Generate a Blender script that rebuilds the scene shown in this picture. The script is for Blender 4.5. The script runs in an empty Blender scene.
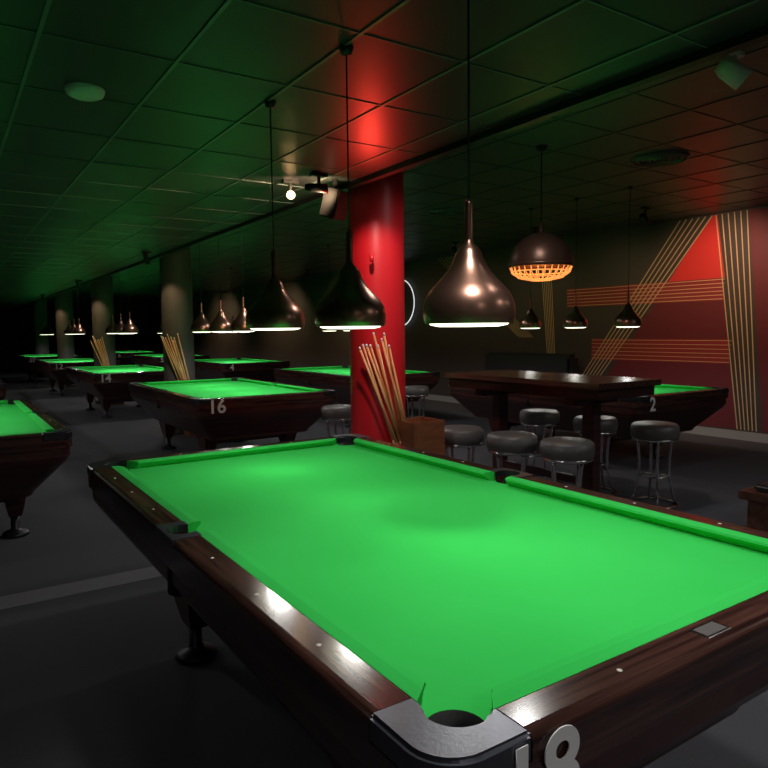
import bpy, bmesh, random
import numpy as np
from math import *
from mathutils import Matrix, Vector
random.seed(3)
SC=bpy.context.scene
SC.view_settings.view_transform='Standard'
HL=2.5; HR=2.9; BX=1.17   # left ceiling, right ceiling, bulkhead x

# ---------------------------------------------------------------- materials
def mat(name,col,rough=.5,metal=0.,emis=None,es=0.,spec=.5,bump=0,bscale=200,coat=0):
    m=bpy.data.materials.new(name); m.use_nodes=True
    nt=m.node_tree; b=nt.nodes['Principled BSDF']
    b.inputs['Base Color'].default_value=(*col,1); b.inputs['Roughness'].default_value=rough
    b.inputs['Metallic'].default_value=metal; b.inputs['Specular IOR Level'].default_value=spec
    b.inputs['Coat Weight'].default_value=coat
    if emis: b.inputs['Emission Color'].default_value=(*emis,1); b.inputs['Emission Strength'].default_value=es
    if bump:
        tc=nt.nodes.new('ShaderNodeTexCoord'); n=nt.nodes.new('ShaderNodeTexNoise'); n.inputs['Scale'].default_value=bscale
        n.inputs['Detail'].default_value=4
        bp=nt.nodes.new('ShaderNodeBump'); bp.inputs['Strength'].default_value=bump; bp.inputs['Distance'].default_value=.01
        nt.links.new(tc.outputs['Object'],n.inputs['Vector']); nt.links.new(n.outputs['Fac'],bp.inputs['Height']); nt.links.new(bp.outputs['Normal'],b.inputs['Normal'])
    return m
def varcol(m,c1,c2,scale=(5,5,5),detail=4,lo=.35,hi=.65,nscale=1.):
    nt=m.node_tree; b=nt.nodes['Principled BSDF']
    tc=nt.nodes.new('ShaderNodeTexCoord'); mp=nt.nodes.new('ShaderNodeMapping'); mp.inputs['Scale'].default_value=scale
    n=nt.nodes.new('ShaderNodeTexNoise'); n.inputs['Scale'].default_value=nscale; n.inputs['Detail'].default_value=detail
    r=nt.nodes.new('ShaderNodeValToRGB'); r.color_ramp.elements[0].position=lo; r.color_ramp.elements[1].position=hi
    r.color_ramp.elements[0].color=(*c1,1); r.color_ramp.elements[1].color=(*c2,1)
    L=nt.links.new; L(tc.outputs['Object'],mp.inputs['Vector']); L(mp.outputs['Vector'],n.inputs['Vector']); L(n.outputs['Fac'],r.inputs['Fac']); L(r.outputs['Color'],b.inputs['Base Color'])
    return m
M={}
M['felt']=varcol(mat('felt_green',(0,.6,.1),.95,spec=.1,bump=.15,bscale=900),(.034,.56,.086),(.042,.61,.100),(1.5,1.5,1.5))
M['woody']=varcol(mat('rail_wood_long',(.05,.02,.01),.15,spec=.55),(.022,.009,.008),(.105,.043,.032),(60,2.5,60),6,.35,.72)
M['woodx']=varcol(mat('rail_wood_end',(.05,.02,.01),.15,spec=.55),(.022,.009,.008),(.105,.043,.032),(2.5,60,60),6,.35,.72)
M['apron']=varcol(mat('apron_wood',(.04,.015,.01),.30),(.028,.009,.009),(.062,.020,.017),(3,3,40),5)
M['cast']=mat('cast_metal',(.12,.125,.15),.33,metal=.8,bump=.05,bscale=120)  # lighter copy of the casting metal, reflected light put into its colour
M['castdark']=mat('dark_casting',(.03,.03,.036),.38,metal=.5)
M['black']=mat('black_rubber',(.006,.006,.006),.6)
M['sight']=mat('sight_inlay',(.7,.68,.6),.4)
M['chrome']=mat('chrome',(.75,.75,.77),.15,metal=1)
M['white']=mat('white_paint',(.85,.85,.85),.5)
M['copper']=mat('smoked_copper',(.52,.27,.19),.30,metal=.95)
M['diff']=mat('lamp_diffuser',(.9,.9,.85),.5,emis=(1,.91,.74),es=2.8)
M['shadein']=mat('lamp_inner_white',(.8,.8,.78),.5)
M['cord']=mat('cord_black',(.01,.01,.01),.6)
M['leather']=mat('gray_leather',(.105,.10,.097),.38,bump=.2,bscale=150)
M['bleather']=mat('black_leather',(.02,.02,.021),.4,bump=.2,bscale=150)
M['darktop']=varcol(mat('table_veneer',(.05,.02,.01),.22),(.035,.016,.012),(.12,.05,.036),(50,2,50),5)
M['boxwood']=varcol(mat('box_wood',(.3,.12,.05),.45),(.17,.055,.022),(.28,.10,.04),(4,4,30),5)
M['cue']=varcol(mat('cue_maple',(.7,.45,.2),.35),(.62,.33,.11),(.80,.52,.24),(8,8,2),3)
M['cuebutt']=mat('cue_butt',(.35,.12,.05),.3)
M['red']=mat('pillar_red',(.62,.015,.025),.42)
M['gray']=mat('pillar_gray',(.095,.085,.085),.6,bump=.1,bscale=60)
M['gold']=mat('gold_paint',(.66,.46,.24),.5)
M['artred']=mat('art_red',(.70,.035,.03),.6)
M['artmid']=mat('art_red_band',(.30,.024,.030),.6)
M['artdark']=mat('art_maroon',(.15,.017,.026),.6)
M['blackmetal']=mat('black_metal',(.012,.012,.013),.4,metal=.3)
M['beige']=mat('spot_housing',(.80,.72,.64),.5)
M['warm']=mat('warm_bulb',(1,.8,.5),.5,emis=(1,.62,.28),es=8)
M['orange']=mat('glowing_bars',(1,.4,.1),.5,emis=(1,.36,.09),es=1.0)
M['neon']=mat('neon_tube',(1,1,1),.5,emis=(.9,.97,1),es=.8)
M['bronze']=mat('dome_bronze',(.13,.065,.045),.38,metal=.6)
M['gridm']=mat('grid_bar',(.13,.18,.17),.4)
M['gridr']=mat('grid_bar_dark',(.045,.045,.045),.4)
M['benchw']=varcol(mat('bench_wood',(.15,.06,.03),.4),(.06,.022,.013),(.12,.048,.028),(3,30,30),5)

# ---------------------------------------------------------------- mesh helpers
class B:
    """collects parts in one mesh with several materials"""
    def __init__(s): s.bm=bmesh.new(); s.mats=[]
    def mi(s,k):
        if k not in s.mats: s.mats.append(k)
        return s.mats.index(k)
    def _merge(s,bm,k,smooth=False,M4=None):
        if M4 is not None: bmesh.ops.transform(bm,matrix=M4,verts=bm.verts)
        i=s.mi(k)
        for f in bm.faces: f.material_index=i; f.smooth=smooth
        me=bpy.data.meshes.new('t'); bm.to_mesh(me); bm.free(); s.bm.from_mesh(me); bpy.data.meshes.remove(me)
    def prism(s,pts,z0,z1,k,bev=0,seg=2,M4=None):
        bm=bmesh.new(); vs=[bm.verts.new((x,y,z1)) for x,y in pts]
        f=bm.faces.new(vs); f.normal_update()
        if f.normal.z<0: f.normal_flip()
        r=bmesh.ops.extrude_face_region(bm,geom=[f])
        vv=[e for e in r['geom'] if isinstance(e,bmesh.types.BMVert)]
        for v in vv: v.co.z=z0
        bmesh.ops.recalc_face_normals(bm,faces=bm.faces)
        if bev:
            bm.normal_update()
            es=[e for e in bm.edges if len(e.link_faces)==2 and e.calc_face_angle()>.6]
            bmesh.ops.bevel(bm,geom=es,offset=bev,segments=seg,affect='EDGES',clamp_overlap=True)
        big=[f for f in bm.faces if len(f.verts)>4]
        bmesh.ops.triangulate(bm,faces=big)
        s._merge(bm,k,False,M4)
    def box(s,c,h,k,bev=0,rot=None,seg=2):
        bm=bmesh.new(); bmesh.ops.create_cube(bm,size=2)
        bmesh.ops.scale(bm,vec=h,verts=bm.verts)
        if bev: bmesh.ops.bevel(bm,geom=bm.edges[:],offset=bev,segments=seg,affect='EDGES')
        m=Matrix.Translation(c)
        if rot is not None: m=m@rot
        s._merge(bm,k,False,m)
    def lathe(s,prof,k,n=40,M4=None,cap=False):
        bm=bmesh.new(); rings=[]
        for r,z in prof:
            if r<1e-5: rings.append([bm.verts.new((0,0,z))])
            else: rings.append([bm.verts.new((r*cos(2*pi*i/n),r*sin(2*pi*i/n),z)) for i in range(n)])
        for a,b in zip(rings,rings[1:]):
            for i in range(n):
                j=(i+1)%n
                if len(a)==1 and len(b)==1: continue
                if len(a)==1: bm.faces.new((a[0],b[j],b[i]))
                elif len(b)==1: bm.faces.new((a[i],a[j],b[0]))
                else: bm.faces.new((a[i],a[j],b[j],b[i]))
        bmesh.ops.recalc_face_normals(bm,faces=bm.faces)
        s._merge(bm,k,True,M4)
    def tube(s,path,r,k,n=10,closed=False,r2=None):
        bm=bmesh.new(); P=[Vector(p) for p in path]; N=len(P); rings=[]
        up=Vector((0,0,1))
        for i,p in enumerate(P):
            a=P[(i-1)%N] if (closed or i>0) else P[i]; b=P[(i+1)%N] if (closed or i<N-1) else P[i]
            t=(b-a).normalized()
            ref=up if abs(t.dot(up))<.95 else Vector((1,0,0))
            x=t.cross(ref).normalized(); y=t.cross(x)
            rr=r if r2 is None else r+(r2-r)*i/(N-1)
            rings.append([bm.verts.new(p+x*rr*cos(2*pi*j/n)+y*rr*sin(2*pi*j/n)) for j in range(n)])
        for i in range(N if closed else N-1):
            a=rings[i]; b=rings[(i+1)%N]
            for j in range(n): bm.faces.new((a[j],a[(j+1)%n],b[(j+1)%n],b[j]))
        if not closed: bm.faces.new(rings[0]); bm.faces.new(rings[-1])
        bmesh.ops.recalc_face_normals(bm,faces=bm.faces)
        s._merge(bm,k,True)
    def loft(s,loops,k,capb=True,smooth=False):
        bm=bmesh.new(); R=[[bm.verts.new(p) for p in l] for l in loops]; n=len(loops[0])
        for a,b in zip(R,R[1:]):
            for i in range(n): bm.faces.new((a[i],a[(i+1)%n],b[(i+1)%n],b[i]))
        if capb: bm.faces.new(R[-1]); bm.faces.new(R[0])
        bmesh.ops.recalc_face_normals(bm,faces=bm.faces)
        s._merge(bm,k,smooth)
    def quads(s,verts,faces,k):
        bm=bmesh.new(); v=[bm.verts.new(p) for p in verts]
        for f in faces: bm.faces.new([v[i] for i in f])
        bmesh.ops.recalc_face_normals(bm,faces=bm.faces)
        s._merge(bm,k)
    def mesh(s,name):
        me=bpy.data.meshes.new(name); s.bm.to_mesh(me); s.bm.free()
        for k in s.mats: me.materials.append(M[k])
        return me
    def obj(s,name,loc=(0,0,0),rz=0):
        return put(name,s.mesh(name),loc,rz)
def put(name,me,loc=(0,0,0),rz=0,parent=None):
    o=bpy.data.objects.new(name,me); SC.collection.objects.link(o); o.location=loc; o.rotation_euler=(0,0,rz)
    if parent: o.parent=parent
    return o
def arc(cx,cy,r,a0,a1,n=14):
    return [(cx+r*cos(radians(a0+(a1-a0)*i/n)),cy+r*sin(radians(a0+(a1-a0)*i/n))) for i in range(n+1)]
def rrect(hx,hy,r,n=6):
    p=[]
    for cx,cy,a in ((hx-r,hy-r,0),(-hx+r,hy-r,90),(-hx+r,-hy+r,180),(hx-r,-hy+r,270)): p+=arc(cx,cy,r,a,a+90,n)
    return p
def S(pts,sx,sy): return [(x*sx,y*sy) for x,y in pts]

# ---------------------------------------------------------------- pool table
OX,OY=.775,1.405; IX,IY=.685,1.32; ZT=.80
PX,PY,PR=.645,1.283,.054
def ang_x(x,s): # angle on pocket circle where it meets x (sign of sin = s)
    c=(x-PX)/PR; return degrees(s*acos(c))
def ang_y(y): return 180-degrees(asin((y-PY)/PR))
def pool_table_mesh(castk):
    b=B()
    side=[(.715+.052*cos(radians(a)),.052*sin(radians(a))) for a in (180,166,152,138,123)]
    a0=ang_x(.69,-1); a1=ang_y(1.325)-360
    corner=[(PX+PR*cos(radians(a)),PY+PR*sin(radians(a))) for a in np.linspace(a0,a1,16)]
    Q=side+corner
    out=list(Q)
    out+=[(-x,y) for x,y in reversed(Q)]
    out+=[(-x,-y) for x,y in Q[1:]]
    out+=[(x,-y) for x,y in reversed(Q[1:])]
    o2=[]
    for p in out:
        if not o2 or (abs(p[0]-o2[-1][0])+abs(p[1]-o2[-1][1]))>1e-5: o2.append(p)
    b.prism(o2,.735,.765,'felt')
    def cushion(a_b,b_b,a_n,b_n,f):
        prof=[(IX+.003,.801,0),(.66,.804,.5),(.638,.801,1),(.635,.794,1),(.640,.786,1),(.662,.764,.6),(IX+.003,.764,0)]
        A=[];Bv=[]
        for x,z,t in prof:
            A.append((x,a_b+(a_n-a_b)*t,z)); Bv.append((x,b_b+(b_n-b_b)*t,z))
        b.loft([[f(p) for p in A],[f(p) for p in Bv]],'felt')
    for sx in (1,-1):
        for sy in (1,-1):
            cushion(.052,1.232,.066,1.188,lambda p:(p[0]*sx,p[1]*sy,p[2]))
    for sy in (1,-1):
        cushion(-.598,.598,-.553,.553,lambda p:(p[1],(p[0]+.635)*sy,p[2]))
    # rails: rounded outer edge profile swept between castings
    def rail(t0,t1,inner,outer,f,k):
        R=.020
        prof=[(inner,.70),(inner,ZT)]+[(outer-R+R*sin(radians(a)),ZT-R+R*cos(radians(a))) for a in range(0,91,15)]+[(outer,.70)]
        b.loft([[f(x,t0,z) for x,z in prof],[f(x,t1,z) for x,z in prof]],k)
    for sx in (1,-1):
        for sy in (1,-1):
            rail(.095,1.215,IX,OX,lambda x,t,z:(x*sx,t*sy,z),'woody')
            e0=ang_x(IX,-1); e1=ang_y(IY)
            def cpoly(o): return [(.59,OY+o)]+arc(OX+o-.085,OY+o-.085,.085,90,0,10)+[(OX+o,1.215),(IX,1.215)]+arc(PX,PY,PR,e0,e1,18)+[(.59,IY)]
            b.prism(S(cpoly(.003),sx,sy),.752,ZT+.004,castk if sy<0 else 'castdark',.008,3)  # near corners get the lit tone, far corners the dark one
            b.prism(S(cpoly(0),sx,sy),.70,.752,'woodx')
            M4=Matrix.Translation((PX*sx,PY*sy,0))
            b.lathe([(.0,.60),(.045,.605),(PR-.003,.63),(PR-.0005,.764),(PR+.001,.764),(PR+.001,.60),(0,.595)],'black',28,M4)
        def spoly(o): return [(IX,.095),(IX,.044)]+arc(.715,0,.053,124,-124,14)+[(IX,-.044),(IX,-.095),(OX+o,-.095),(OX+o,.095)]
        b.prism(S(spoly(.002),sx,1),.778,ZT+.003,castk if sx<0 else 'castdark',.006,3)  # lit tone on the left pocket, dark tone on the right
        b.prism(S(spoly(0),sx,1),.70,.778,'woody')
        b.lathe([(.0,.60),(.045,.605),(.051,.63),(.053,.764),(.054,.764),(.054,.60),(0,.595)],'black',24,Matrix.Translation((.715*sx,0,0)))
    for sy in (1,-1):
        rail(-.59,.59,IY,OY,lambda x,t,z:(t,x*sy,z),'woodx')
    for sx in (1,-1):
        for i in range(-3,4):
            if i==0: continue
            b.lathe([(0,.8006),(.0055,.8006),(.0055,.799)],'sight',12,Matrix.Translation((.728*sx,i*1.27/4,0)))
    for sy in (1,-1):
        for x in (-.3175,0,.3175):
            b.lathe([(0,.8006),(.0055,.8006),(.0055,.799)],'sight',12,Matrix.Translation((x,1.360*sy,0)))
    b.prism([(-.065,-1.383),(.02,-1.383),(.02,-1.338),(-.065,-1.338)],.799,.802,'chrome',.001,1)
    b.prism([(-.058,-1.377),(.013,-1.377),(.013,-1.344),(-.058,-1.344)],.8015,.8025,'leather')
    L=[]
    for z,hx,hy in ((.72,.762,1.392),(.64,.762,1.394),(.60,.740,1.370),(.38,.56,1.17),(.355,.55,1.16),(.355,.50,1.10)):
        L.append([(x,y,z) for x,y in rrect(hx,hy,.09,6)])
    b.loft(L,'apron')
    for sx in (1,-1):
        for sy in (1,-1):
            x,y=.46*sx,.74*sy
            Ls=[]
            for z,h,w in ((.36,.075,.15),(.22,.055,.10),(.15,.04,.06)):
                Ls.append([(x+h,y+w,z),(x-h,y+w,z),(x-h,y-w,z),(x+h,y-w,z)])
            b.loft(Ls,'apron')
            b.lathe([(0,.0),(.085,0),(.09,.012),(.08,.03),(.04,.042),(.028,.06),(.028,.16),(0,.16)],'castdark',28,Matrix.Translation((x,y,0)))
        b.box((0,.74*(1 if sx>0 else -1),.31),(.42,.05,.05),'apron',.005)
    return b.mesh('pool_table_mesh')
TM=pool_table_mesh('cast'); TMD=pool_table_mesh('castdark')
def number(txt,parent,size=.18):
    c=bpy.data.curves.new('number','FONT'); c.body=txt; c.size=size; c.extrude=.0012; c.offset=.0035
    c.align_x='CENTER'; c.align_y='CENTER'; c.materials.append(M['white'])
    o=bpy.data.objects.new('number',c); SC.collection.objects.link(o)
    o.parent=parent; o.location=(-.575,-1.4115,.718); o.rotation_euler=(pi/2,0,0)
tables=[(0,0,'18'),(1.42,5.5,'16'),(1.42,10.75,'14'),(1.42,15.9,'12'),(1.42,21.1,'10'),
 (-1.42,4.0,'17'),(-1.42,9.25,'15'),(-1.42,14.5,'13'),
 (4.72,3.05,'2'),(4.22,7.25,'3'),(4.22,12.5,'4'),(4.22,17.75,'5'),(4.22,23.0,'6')]
# ---------------------------------------------------------------- pendant lamps
def lamp_mesh(H):
    b=B(); z0=1.45
    pr=[(.131,0),(.1365,.012),(.1385,.030),(.1378,.052),(.132,.074),(.120,.096),(.102,.116),(.083,.136),(.066,.156),(.053,.176),(.044,.196),(.038,.212),(.030,.226),(.016,.238),(.0125,.25)]
    b.lathe([(r,z0+z) for r,z in pr],'copper',56)
    b.lathe([(.0125,z0+.245),(.0125,z0+.355),(.008,z0+.368),(0,z0+.368)],'copper',20)
    b.lathe([(max(r-.003,.001),z0+z+.001) for r,z in pr[:11]],'shadein',40)
    b.lathe([(.131,z0),(.128,z0+.001)],'copper',48)
    b.lathe([(0,z0-.010),(.09,z0-.009),(.115,z0-.004),(.126,z0+.008)],'diff',40)
    b.tube([(0,0,z0+.36),(0,0,H-.02)],.0032,'cord',8)
    b.lathe([(0,H-.03),(.02,H-.027),(.028,H-.004),(.028,H)],'blackmetal',24)
    return b.mesh('pendant_lamp_mesh')
LML=lamp_mesh(HL); LMR=lamp_mesh(HR)
def spot(name,loc,e,col=(1,1,1),size=150,blend=.4,rad=.05,target=None,parent=None):
    l=bpy.data.lights.new(name,'SPOT'); l.energy=e; l.color=col; l.spot_size=radians(size); l.spot_blend=blend; l.shadow_soft_size=rad
    o=bpy.data.objects.new(name,l); SC.collection.objects.link(o); o.location=loc
    if target is not None:
        d=Vector(target)-Vector(loc); o.rotation_euler=d.to_track_quat('-Z','Y').to_euler()
    if parent: o.parent=parent
    return o
for i,(x,y,n) in enumerate(tables):
    t=put('pool_table',TM if n=='18' else TMD,(x,y,0))
    number(n,t)
    offs=(-.57,.13,.83) if n=='18' else (-.7,0,.7)
    for k,dy in enumerate(offs):
        lo=put('pendant_lamp',LML if x<BX else LMR,(x,y+dy,0))
        if y<9:
            spot('bulb_light',(0,0,1.434),(4.5,8.5,14)[k] if n=='18' else 16,(1,.97,.92),170,.3,.05,parent=lo)
        elif k==1:
            spot('bulb_light',(0,0,1.434),48,(1,.97,.92),170,.3,.05,parent=lo)

# ---------------------------------------------------------------- room shell
X0,X1,Y0,Y1=-6.,7.1,-4.5,31.
def slab(name,lo,hi,m):
    bm=bmesh.new(); bmesh.ops.create_cube(bm,size=1)
    for v in bm.verts: v.co=Vector([(lo[i]+hi[i])/2+v.co[i]*(hi[i]-lo[i]) for i in range(3)])
    me=bpy.data.meshes.new(name); bm.to_mesh(me); bm.free(); me.materials.append(m); return put(name,me)
mfloor=varcol(mat('carpet',(.05,.05,.055),.9,spec=.25,bump=.5,bscale=350),(.072,.072,.085),(.117,.116,.133),(1,1,1),8,.3,.7,260)
mlitband=varcol(mat('carpet_light',(.05,.05,.055),.9,spec=.25,bump=.5,bscale=350),(.17,.17,.19),(.25,.25,.275),(1,1,1),8,.3,.7,260)  # paler carpet tone stands in for light on the floor
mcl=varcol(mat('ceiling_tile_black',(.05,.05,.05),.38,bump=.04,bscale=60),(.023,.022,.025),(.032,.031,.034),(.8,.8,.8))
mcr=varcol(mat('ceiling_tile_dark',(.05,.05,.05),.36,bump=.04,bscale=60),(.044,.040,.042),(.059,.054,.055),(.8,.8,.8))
mw=mat('wall_black',(.060,.049,.044),.6); mw2=mat('wall_charcoal',(.05,.05,.052),.7)
slab('floor',(X0,Y0,-.1),(X1,Y1,0),mfloor)
slab('trim_4',(X0,1.82,-.05),(-.1,2.02,.002),mlitband)   # band of light between tables, put into a paler carpet colour
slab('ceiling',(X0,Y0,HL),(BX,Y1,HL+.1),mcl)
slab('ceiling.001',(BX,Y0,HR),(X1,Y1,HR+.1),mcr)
slab('wall_right',(X1,Y0,0),(X1+.1,Y1,HR+.1),mw)
slab('wall_left',(X0-.1,Y0,0),(X0,Y1,HR+.1),mw2)
slab('wall_back',(X0,Y1,0),(X1,Y1+.1,HR+.1),mw2)
slab('wall_front',(X0,Y0-.1,0),(X1,Y0,HR+.1),mw2)
slab('trim_1',(BX,Y0,HL-.035),(BX+.05,Y1,HR),M['blackmetal'])
slab('baseboard_right',(X1-.015,Y0,0),(X1,Y1,.11),mat('baseboard_gray',(.34,.33,.33),.5))
b=B()
xs=[];x=-.015
while x>X0: xs.append(x); x-=.485
x=.47
while x<BX: xs.append(x); x+=.485
for x in xs: b.box((x,(Y0+Y1)/2,HL-.002),(.007,(Y1-Y0)/2,.003),'gridm')
y=Y0+.3
while y<Y1: b.box(((X0+BX)/2,y,HL-.0015),((BX-X0)/2,.003,.0025),'gridm'); y+=.6
b.obj('trim_2')
b=B(); x=BX+.6
while x<X1: b.box((x,(Y0+Y1)/2,HR-.002),(.006,(Y1-Y0)/2,.003),'gridr'); x+=.6
y=Y0+.3
while y<Y1: b.box(((X1+BX)/2,y,HR-.0015),((X1-BX)/2,.004,.0025),'gridr'); y+=.6
b.obj('trim_3')

# ---------------------------------------------------------------- wall mural (flat art on right wall)
b=B(); XW=X1-.004
def wpoly(pts,k,dx=0): b.quads([(XW-dx,y,z) for y,z in pts],[tuple(range(len(pts)))],k)
def wline(p,q,w,k='gold',dx=.002):
    p=Vector(p);q=Vector(q);n=(q-p).normalized(); n=Vector((-n.y,n.x))*w/2
    wpoly([tuple(p+n),tuple(q+n),tuple(q-n),tuple(p-n)],k,dx)
wpoly([(2.80,2.88),(2.45,.13),(4.9,.13),(4.28,.95),(2.85,2.88)],'artdark')
wpoly([(2.86,2.88),(2.78,2.88),(2.66,2.07),(3.46,2.07)],'artred',.001)
wpoly([(2.38,2.88),(2.12,.13),(1.2,.13),(1.2,2.88)],'artdark')
for i in range(6):
    t=i/5
    wline((2.80-.40*t,2.88),(2.44-.24*t,.13),.014)
    wline((3.30-.45*t,2.88),(5.35-.30*t,.13),.016)
    wline((5.25,1.80+.25*t),(2.66+.02*(1-t),1.80+.25*t),.009)
    wline((4.75,.98+.28*t),(2.55+.02*(1-t),.98+.28*t),.007)
    wline((5.85-.22*t,2.88),(5.65-.16*t,.9),.013)
    wline((8.6-.5*t,2.88),(6.3-.3*t,1.3),.013)
wpoly([(5.25,1.78),(5.25,2.07),(2.70,2.07),(2.67,1.78)],'artmid',.0012)
wpoly([(4.75,.96),(4.75,1.28),(2.60,1.28),(2.57,.96)],'artmid',.0012)
b.obj('wall_mural')

# ---------------------------------------------------------------- pillars
def pillar(y,k,r=.215):
    b=B(); b.lathe([(r,0),(r,HR)],k,48); b.lathe([(r+.012,0),(r+.012,.1),(r,.11)],'blackmetal',48)
    return b.obj('pillar',(1.5,y,0))
for y,k in ((2.25,'red'),(7.5,'gray'),(12.75,'gray'),(18.0,'gray'),(23.25,'gray')): pillar(y,k)
# ---------------------------------------------------------------- cue bins
def cue_bin(x,y,n,seed):
    random.seed(seed); b=B(); h=.77; s=.14; t=.009
    for sx in (1,-1):
        b.box((sx*(s-t),0,h/2),(t,s,h/2),'boxwood',.002)
        b.box((0,sx*(s-t),h/2),(s-2*t,t,h/2),'boxwood',.002)
    b.box((0,0,.012),(s-2*t,s-2*t,.012),'boxwood')
    for i in range(n):
        u=i/(n-1)
        p0=Vector((random.uniform(-.02,.10),random.uniform(-.10,.08),.03)); p1=Vector((-.40+.20*u+random.uniform(-.012,.012),.18-.09*u+random.uniform(-.015,.015),1.36+random.uniform(-.05,.08)))
        d=p1-p0; m=p0+d*.45
        b.tube([tuple(p0),tuple(m)],.0145,'cuebutt' if i%4==0 else 'cue',8,r2=.0115)
        b.tube([tuple(m),tuple(p0+d*.985)],.0115,'cue',8,r2=.008)
        b.tube([tuple(p0+d*.985),tuple(p1)],.008,'white',8,r2=.007)
    b.obj('cue_bin',(x,y,0))
cue_bin(1.60,1.86,9,4); cue_bin(1.60,7.13,8,5); cue_bin(1.60,12.38,8,6)

# ---------------------------------------------------------------- bar table
b=B()
b.box((0,0,1.03),(.36,.85,.022),'darktop',.006)
b.box((0,0,.97),(.33,.81,.040),'apron',.004)
for sy in (1,-1):
    b.box((0,.5*sy,.50),(.05,.05,.45),'apron',.006)
    b.box((0,.5*sy,.035),(.28,.06,.03),'apron',.01)
    b.box((0,.5*sy,.90),(.25,.05,.035),'apron',.006)
b.box((0,0,.25),(.02,.5,.03),'apron',.004)
b.obj('bar_table',(2.77,1.72,0))
# ---------------------------------------------------------------- stools
def stool_mesh():
    b=B(); H=.67
    b.lathe([(0,H-.12),(.168,H-.12),(.182,H-.108),(.187,H-.06),(.182,H-.02),(.164,H-.003),(.10,H+.002),(0,H+.003)],'leather',40)
    b.lathe([(.16,H-.135),(.176,H-.135),(.176,H-.113),(.16,H-.113)],'chrome',40)
    b.lathe([(0,H-.135),(.165,H-.134)],'blackmetal',30)
    for k in range(4):
        a=pi/4+k*pi/2; pts=[]
        for i in range(13):
            t=i/12; r=.135*(1-t)**1.4+.045*4*t*(1-t)*.6+.175*t**2.2; z=(H-.125)*(1-t)+.014*t
            pts.append((r*cos(a),r*sin(a),z))
        b.tube(pts,.012,'chrome',8)
    b.tube([(.185*cos(2*pi*i/36),.185*sin(2*pi*i/36),.014) for i in range(36)],.014,'chrome',8,closed=True)
    b.tube([(.10*cos(2*pi*i/30),.10*sin(2*pi*i/30),.24) for i in range(30)],.008,'chrome',8,closed=True)
    return b.mesh('bar_stool_mesh')
SM=stool_mesh()
for x,y in ((2.04,1.90),(2.13,1.42),(2.22,.98),(3.36,1.66),(3.42,1.12),(3.35,2.30),(2.05,3.84),(3.3,5.0),(4.1,5.3)):
    put('bar_stool',SM,(x,y,0),random.random())
# ---------------------------------------------------------------- dome lamp above bar table
b=B(); z0=1.95; R=.255
b.lathe([(R*cos(radians(a)),z0+R*1.05*sin(radians(a))) for a in range(0,86,5)]+[(.02,z0+.275),(.02,z0+.34),(0,z0+.34)],'bronze',48)
b.lathe([(R+.003,z0+.02),(R+.006,z0+.02),(R+.008,z0-.012),(R-.004,z0-.016),(R-.006,z0+.02)],'bronze',48)
for a in range(28):
    an=2*pi*a/28; b.tube([(R*.98*cos(an),R*.98*sin(an),z0-.01),(R*.90*cos(an),R*.90*sin(an),z0-.06),(R*.66*cos(an),R*.66*sin(an),z0-.10),(R*.3*cos(an),R*.3*sin(an),z0-.118)],.0045,'orange',6)
for rr,zz in ((.235,-.05),(.18,-.095),(.08,-.118)):
    b.tube([(rr*cos(2*pi*i/40),rr*sin(2*pi*i/40),z0+zz) for i in range(40)],.005,'orange',6,closed=True)
b.tube([(0,0,z0+.33),(0,0,HR-.02)],.005,'cord',8)
b.lathe([(0,HR-.04),(.035,HR-.035),(.05,HR-.004),(.05,HR)],'blackmetal',24)
dl=b.obj('dome_pendant_lamp',(2.78,1.76,0))
l=bpy.data.lights.new('dome_bulb','POINT'); l.energy=3.5; l.color=(1,.42,.13); l.shadow_soft_size=.035
o=bpy.data.objects.new('dome_bulb',l); SC.collection.objects.link(o); o.parent=dl; o.location=(0,0,z0+.06)

# ---------------------------------------------------------------- wooden bench (right edge)
b=B()
b.box((0,0,.425),(.50,.36,.025),'benchw',.006); b.box((0,0,.20),(.46,.32,.20),'benchw',.004)
b.box((0,0,.47),(.44,.30,.022),'bleather',.015,seg=3)
b.obj('storage_bench',(3.12,-.35,0))
# ---------------------------------------------------------------- black sofa at right wall
b=B()
b.box((0,0,.24),(.38,1.0,.16),'bleather',.04,seg=3); b.box((.27,0,.62),(.12,1.0,.42),'bleather',.06,seg=4)
for s in (-1,1): b.box((-.02,s*.94,.42),(.38,.10,.24),'bleather',.05,seg=4)
for s in (-.47,.47): b.box((-.06,s,.44),(.30,.42,.07),'bleather',.04,seg=4)
for sx in (-.3,.3):
    for sy in (-.85,.85): b.box((sx,sy,.04),(.025,.025,.04),'chrome')
b.obj('leather_sofa',(6.62,5.9,0))
# ---------------------------------------------------------------- smoke detector, vents
b=B(); b.lathe([(0,HL-.035),(.055,HL-.034),(.075,HL-.024),(.082,HL-.008),(.082,HL)],'white',40)
b.obj('smoke_detector',(-.75,1.11,0))
def vent(x,y):
    b=B()
    for k in range(5):
        r=.24-.045*k; b.lathe([(r,HR-.006),(r-.012,HR-.024),(r-.03,HR-.022),(r-.02,HR-.004)],'gridr',40)
    b.obj('ceiling_vent',(x,y,0))
vent(3.94,1.48); vent(3.94,4.4)
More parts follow.
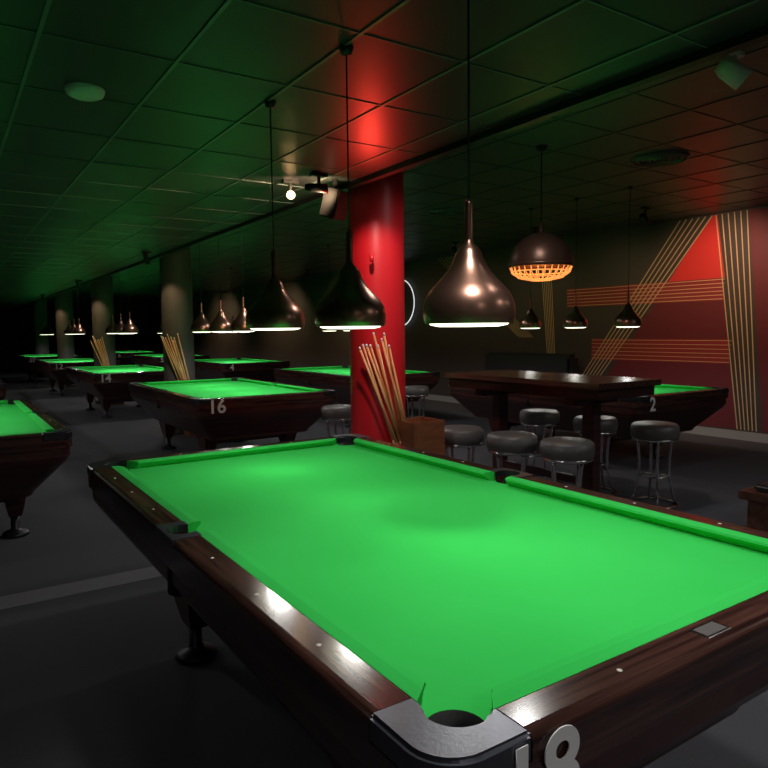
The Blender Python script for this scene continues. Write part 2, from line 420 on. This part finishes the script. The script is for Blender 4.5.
# ---------------------------------------------------------------- track spotlights
def spotlight_obj(loc,tgt,ceil,body='blackmetal',bulb='warm',r=.045):
    b=B(); d=(Vector(tgt)-Vector(loc)).normalized(); q=d.to_track_quat('-Z','Y').to_matrix().to_4x4()
    b.lathe([(0,.10),(r*.7,.095),(r*.9,.06),(r,-.06),(r*.93,-.06),(r*.9,-.045)],body,28,q)
    b.lathe([(0,-.043),(r*.9,-.046)],bulb,24,q)
    b.box((0,0,(ceil-loc[2])/2+.015),(.008,.008,(ceil-loc[2])/2-.015),body)
    b.box((0,0,ceil-loc[2]-.012),(.06,.02,.012),body,.003)
    return b.obj('spotlight',loc)
spotlight_obj((2.28,-.09,2.78),(3.5,-1.5,1.2),HR,'beige','beige',.06)
for loc,t in (((.85,1.95,2.40),(1.9,1.2,2.3)),((.78,2.25,2.40),(.3,1.0,2.1)),((.95,6.9,2.40),(1.4,7.3,1)),((.95,12.1,2.40),(1.4,12.6,1)),((.95,17.5,2.40),(1.4,17.9,1))):
    spotlight_obj(loc,t,HL,r=.032)
WY=(3.0,4.8,6.6,8.6,12.0,16.0,21.0)
for y in WY: spotlight_obj((5.9,y,2.74),(7.1,y,1.6),HR)
# speaker on bracket
b=B(); b.box((0,0,0),(.075,.07,.10),'blackmetal',.01,Matrix.Rotation(.4,4,'Z')@Matrix.Rotation(.3,4,'X')); b.box((0,.0,.09),(.012,.012,.085),'blackmetal')
b.obj('wall_speaker',(1.03,2.05,2.325))
# neon ring on right wall
b=B(); b.tube([(0,.5*cos(2*pi*i/60),.5*sin(2*pi*i/60)) for i in range(60)],.011,'neon',10,closed=True)
for a in (0,pi/2,pi,3*pi/2): b.tube([(0,.5*cos(a),.5*sin(a)),(.05,.5*cos(a),.5*sin(a))],.008,'blackmetal',6)
b.obj('neon_ring',(X1-.055,9.85,2.04))

# ---------------------------------------------------------------- fixture lights, added red uplight and fill lights
WARM=(1,.66,.36)
spot('pillar_spot',(.85,1.3,2.42),48,(1,.55,.5),60,.6,.03,(1.5,2.2,1.5))
spot('track_glow',(.88,1.93,2.36),60,WARM,150,.9,.02,(.92,2.5,2.6))
# added red uplight on the pillar, made up for the ceiling glow
b=B(); b.lathe([(0,-.03),(.014,-.028),(.018,.024),(.015,.024),(.013,.018),(0,.018)],'red',24); b.box((.03,.04,-.01),(.045,.005,.005),'blackmetal',rot=Matrix.Rotation(.9,4,'Z'))
b.obj('red_uplight',(1.29,1.99,1.96))
spot('red_uplight_bulb',(1.29,1.99,1.995),22,(1,.05,.03),92,1.,.013,(1.0,1.66,2.5))
for y in (7.5,12.75,18.): spot('pillar_spot',(.97,y-.55,2.40),20,WARM,60,.6,.03,(1.5,y-.1,1.4))
for y in WY: spot('wall_wash',(5.9,y,2.70),44 if y<9 else 200,WARM,120,.8,.04,(7.1,y,1.7))
spot('wall_wash_red',(5.9,2.4,2.72),60,(1,.6,.42),100,.8,.04,(7.1,2.7,1.9))
def fill_downlight(x,y,H,e,rad=.07,size=160,col=(1,.97,.93)):  # added fill light with a made-up ceiling trim
    b=B(); b.lathe([(rad+.035,H),(rad+.035,H-.006),(rad+.008,H-.012),(rad+.006,H-.001)],'beige' if y<0 else 'blackmetal',32)
    d=b.obj('recessed_downlight',(x,y,0))
    spot('downlight_bulb',(0,0,H-.03-rad*.2),e,col,size,.7,rad,parent=d)
for x,y,e in ((-3.2,-3.2,28),(-.6,-3.6,46)): fill_downlight(x,y,HL,e,.10)
for x,y,e in ((-.25,-1.05,52),(.62,-1.0,38)): fill_downlight(x,y,HL,e,.10,80,(1,.99,.97))  # added above the near table to even out the felt
for x,y in ((2.6,-3.2),(4.6,-2.2)): fill_downlight(x,y,HR,80,.10)
for x,y in ((1.75,.9),(1.75,3.9),(1.9,9.2),(2.9,5.2),(1.9,14.5)): fill_downlight(x,y,HR,46,.05,150)
for x,y in ((-4.2,2.5),(-4.2,7.5)): fill_downlight(x,y,HL,24,.05,150)
w=bpy.data.worlds.new('world'); SC.world=w; w.use_nodes=True
w.node_tree.nodes['Background'].inputs[0].default_value=(.6,.7,.75,1); w.node_tree.nodes['Background'].inputs[1].default_value=.01

# ---------------------------------------------------------------- camera
cx,cy,cz,yaw,pit,rol,f=(-1.3298,-2.1112,1.4296,0.5846,-0.0789,-0.0114,665.7948)
fw=Vector((sin(yaw)*cos(pit),cos(yaw)*cos(pit),sin(pit))); r=Vector((cos(yaw),-sin(yaw),0)); u=r.cross(fw)
r2=r*cos(rol)+u*sin(rol); u2=-r*sin(rol)+u*cos(rol)
cam=bpy.data.cameras.new('camera'); co=bpy.data.objects.new('camera',cam); SC.collection.objects.link(co)
m=Matrix((( r2.x,u2.x,-fw.x,cx),(r2.y,u2.y,-fw.y,cy),(r2.z,u2.z,-fw.z,cz),(0,0,0,1)))
co.matrix_world=m; cam.sensor_width=36; cam.lens=f/768*36; cam.clip_start=.02
SC.camera=co
